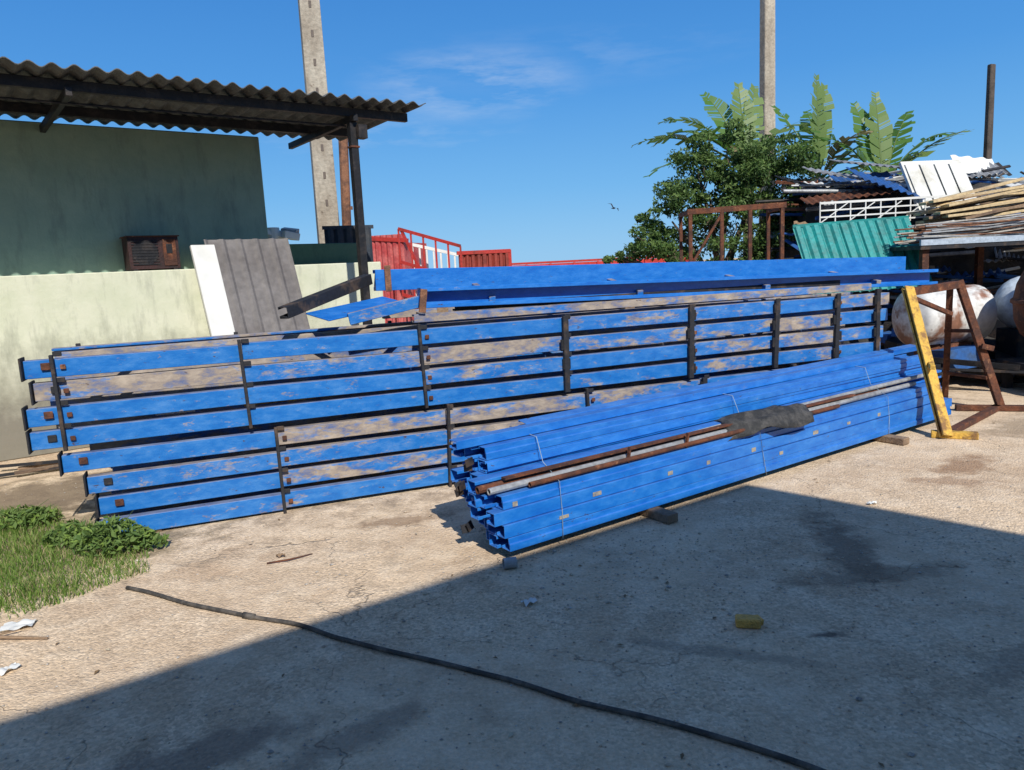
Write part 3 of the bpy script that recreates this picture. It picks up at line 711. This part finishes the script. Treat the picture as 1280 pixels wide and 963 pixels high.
# ------------------------------------------------------------------ grass + weeds
poly=[(-6.5,2.6),(-3.1,3.15),(-2.45,3.62),(-2.17,4.0),(-2.25,4.3),(-2.5,4.5),(-2.9,4.55),(-3.1,5.1),(-4,5.5),(-6.5,5.6)]
def inside(x,y):
    c=False; n=len(poly)
    for i in range(n):
        x1,y1=poly[i];x2,y2=poly[(i+1)%n]
        if (y1>y)!=(y2>y) and x<(x2-x1)*(y-y1)/(y2-y1)+x1: c=not c
    return c
g=MB(); cnt=0
while cnt<22000:
    x=R(-4.6,-2.05);y=R(2.9,5.6)
    jx=.16*noise.noise(Vector((x*4,y*4,0)))+R(-.05,.05)
    if not inside(x+jx,y+jx*1.2): continue
    cl=noise.noise(Vector((x*3,y*3,5)))
    if cl<-.18 and random.random()<.75: continue
    cnt+=1; a=R(0,6.28); h=R(.02,.06)*(1+max(0,cl)*1.5); wv=R(.0015,.003); lx=R(-1,1)*h*.7; ly=R(-1,1)*h*.7
    dx=math.cos(a)*wv;dy=math.sin(a)*wv
    g.add([(x-dx,y-dy,0),(x+dx,y+dy,0),(x+lx*.4+dx*.8,y+ly*.4+dy*.8,h*.6),(x+lx*.4-dx*.8,y+ly*.4-dy*.8,h*.6),(x+lx,y+ly,h)],[(0,1,2,3),(3,2,4)],random.choices([0,1,2],[.42,.43,.15])[0])
g.obj('grass',GRS)
def weed(c,rad,h,n):
    g=MB()
    for i in range(14):
        a=R(0,6.28); q=(math.cos(a)*rad*R(.3,1),math.sin(a)*rad*R(.3,1)*.7,h*R(.5,1)); g.tube([(0,0,0),(q[0]*.5,q[1]*.5,q[2]*.7),q],[.004,.003,.001],0,4)
    for i in range(n):
        a=R(0,6.28);t=math.sqrt(random.random()); z=h*(1-t*.6)*R(.3,1.0)
        leaf(g,Vector((math.cos(a)*rad*t,math.sin(a)*rad*t*.7,z+.01)),.05,random.choice([0,1,1,2]),.9)
    o=g.obj('leafy_weed',[LEAFS[1],LEAFS[2],GRS[1]]); o.location=c
weed((-2.50,4.44,0),.24,.24,760); weed((-2.82,4.60,0),.2,.17,380); weed((-3.45,5.05,0),.25,.15,450); weed((-2.30,4.46,0),.12,.13,200)

# ------------------------------------------------------------------ hose and litter
hp=[(-2.12,3.84),(-1.75,3.63),(-1.35,3.43),(-1.05,3.30),(-.80,3.13),(-.45,2.94),(-.12,2.76),(.2,2.55),(.52,2.38),(.87,2.14),(1.15,1.9),(1.5,1.75),(2.2,1.7)]
pts=[]
for i in range(len(hp)-1):
    for k in range(6):
        t=k/6; a=Vector(hp[max(0,i-1)]);b=Vector(hp[i]);c=Vector(hp[i+1]);d=Vector(hp[min(len(hp)-1,i+2)])
        q=.5*((2*b)+(c-a)*t+(2*a-5*b+4*c-d)*t*t+(3*b-a-3*c+d)*t**3)
        q+=Vector((noise.noise(Vector((i+t,0,0))),noise.noise(Vector((0,i+t,3)))))*.018
        pts.append((q.x,q.y,.012+.004*noise.noise(Vector((i+t,2,0)))))
g=MB(); g.tube(pts,.0105,0,8); g.tube([pts[12],pts[13]],.017,0,8)
g.obj('rubber_hose',M('hose_rubber',(.055,.05,.045),(.14,.12,.10),12,rough=.7),None,smooth=True)
g=MB(); g.box((0,0,.022),(.105,.06,.042),0,RX(0,0,-12)); g.box((.05,.015,.018),(.03,.05,.03),0,RX(8,0,20)); o=g.obj('yellow_brick',M('yellow_block',(.80,.44,.10),(.5,.3,.08),20,bump=.5),None,bevel=.006); o.location=(.98,3.09,0)
g=MB(); g.pipe((-.035,0,.03),(.035,.015,.03),.03,0,16,.06); g.tube([(.028,.0135,.03),(.031,.014,.03)],.028,0,16); o=g.obj('tin_can',GREY,None); o.location=(-.06,3.86,0)
def scrap(name,loc,w,h,mat,rz=0):
    g=MB(); sd=R(0,50); g.sheet((-w/2,-h/2,.012),(w,0,0),(0,h,0),8,6,lambda a,b:.022*noise.noise(Vector((a*3+sd,b*3,0)))+.004,0)
    o=g.obj(name,mat,None,smooth=True); o.location=loc; o.rotation_euler[2]=rz
scrap('paper_scrap',(.03,3.42,0),.07,.05,WHITE,.6)
scrap('plastic_scrap',(-2.45,3.44,0),.14,.09,WHITE,.3)
scrap('paper_scrap',(-2.22,3.02,0),.08,.05,WHITE,1)
scrap('paper_scrap',(2.25,4.6,0),.06,.03,WHITE,.2)
scrap('dry_leaf',(-1.4,4.2,0),.05,.03,WOOD,.2)
g=MB(); g.tube([(-2.75,3.35,.01),(-2.5,3.32,.018),(-2.22,3.30,.008)],[.012,.01,.006],0,6); g.tube([(-2.5,3.32,.018),(-2.4,3.38,.02)],[.006,.003],0,5); g.obj('stick',WOOD,None)
g=MB(); g.tube([(-1.45,4.1,.008),(-1.33,4.13,.012),(-1.22,4.22,.006)],[.005,.005,.003],0,5); g.obj('twig',RUST,None)
g=MB(); 
for i in range(4): g.beam((-4.6+R(-.2,.2),6.5+R(-.2,.3),.02+i*.012),(-3.5+R(-.3,.2),7.1+R(-.3,.3),.03+i*.012),R(.04,.08),.02,i%2)
g.obj('old_planks',[WOOD,DARK],None)

g=MB(); g.tube([(-.10,0,0),(-.04,0,.005),(.04,0,.01),(.10,0,.02),(.14,0,.02)],[.01,.03,.035,.02,.004],0,8)
for s in(-1,1):
    g.add([(.05,s*.02,.02),(-.04,s*.02,.02),(-.05,s*.16,.09),(-.07,s*.30,.04),(.02,s*.17,.11)],[(0,1,2,4),(4,2,3)],0)
g.add([(-.09,.01,0),(-.18,.04,0),(-.18,-.04,0),(-.09,-.01,0)],[(0,1,2,3)],0)
o=g.obj('bird',BLACK,None); o.location=(3.15,22,3.15); o.rotation_euler=(.6,0,.9); o.scale=(.75,.75,.75)

# ------------------------------------------------------------------ warehouse behind the camera (casts the yard shadow)
H=5.0; Ls=H/math.tan(EL); cx,cy=1.62+SH.x*Ls,5.18+SH.y*Ls
d1=Vector((-.82,-.572)).normalized(); d2=Vector((.70,-.714)).normalized()
c0=Vector((cx,cy)); pa=c0+d1*22; pb=c0+d2*16; pc=pa+d2*16
g=MB(); q=[c0,pa,pc,pb]; g.add([(v.x,v.y,0) for v in q]+[(v.x,v.y,H) for v in q],[(0,1,5,4),(1,2,6,5),(2,3,7,6),(3,0,4,7),(4,5,6,7),(3,2,1,0)])
e=empty('warehouse'); g.obj('walls',M('warehouse_render',(.42,.34,.25),(.33,.26,.19),2,rough=.9),e)
g=MB(); n1=Vector((-d1.y,d1.x)); 
if n1.dot(Vector((0,1)))<0: n1=-n1
m0=c0+d1*6+n1*.03; m1=c0+d1*9+n1*.03; g.beam((m0.x,m0.y,1.6),(m1.x,m1.y,1.6),.05,3.2,0); g.obj('rolling_door',GREY,e)
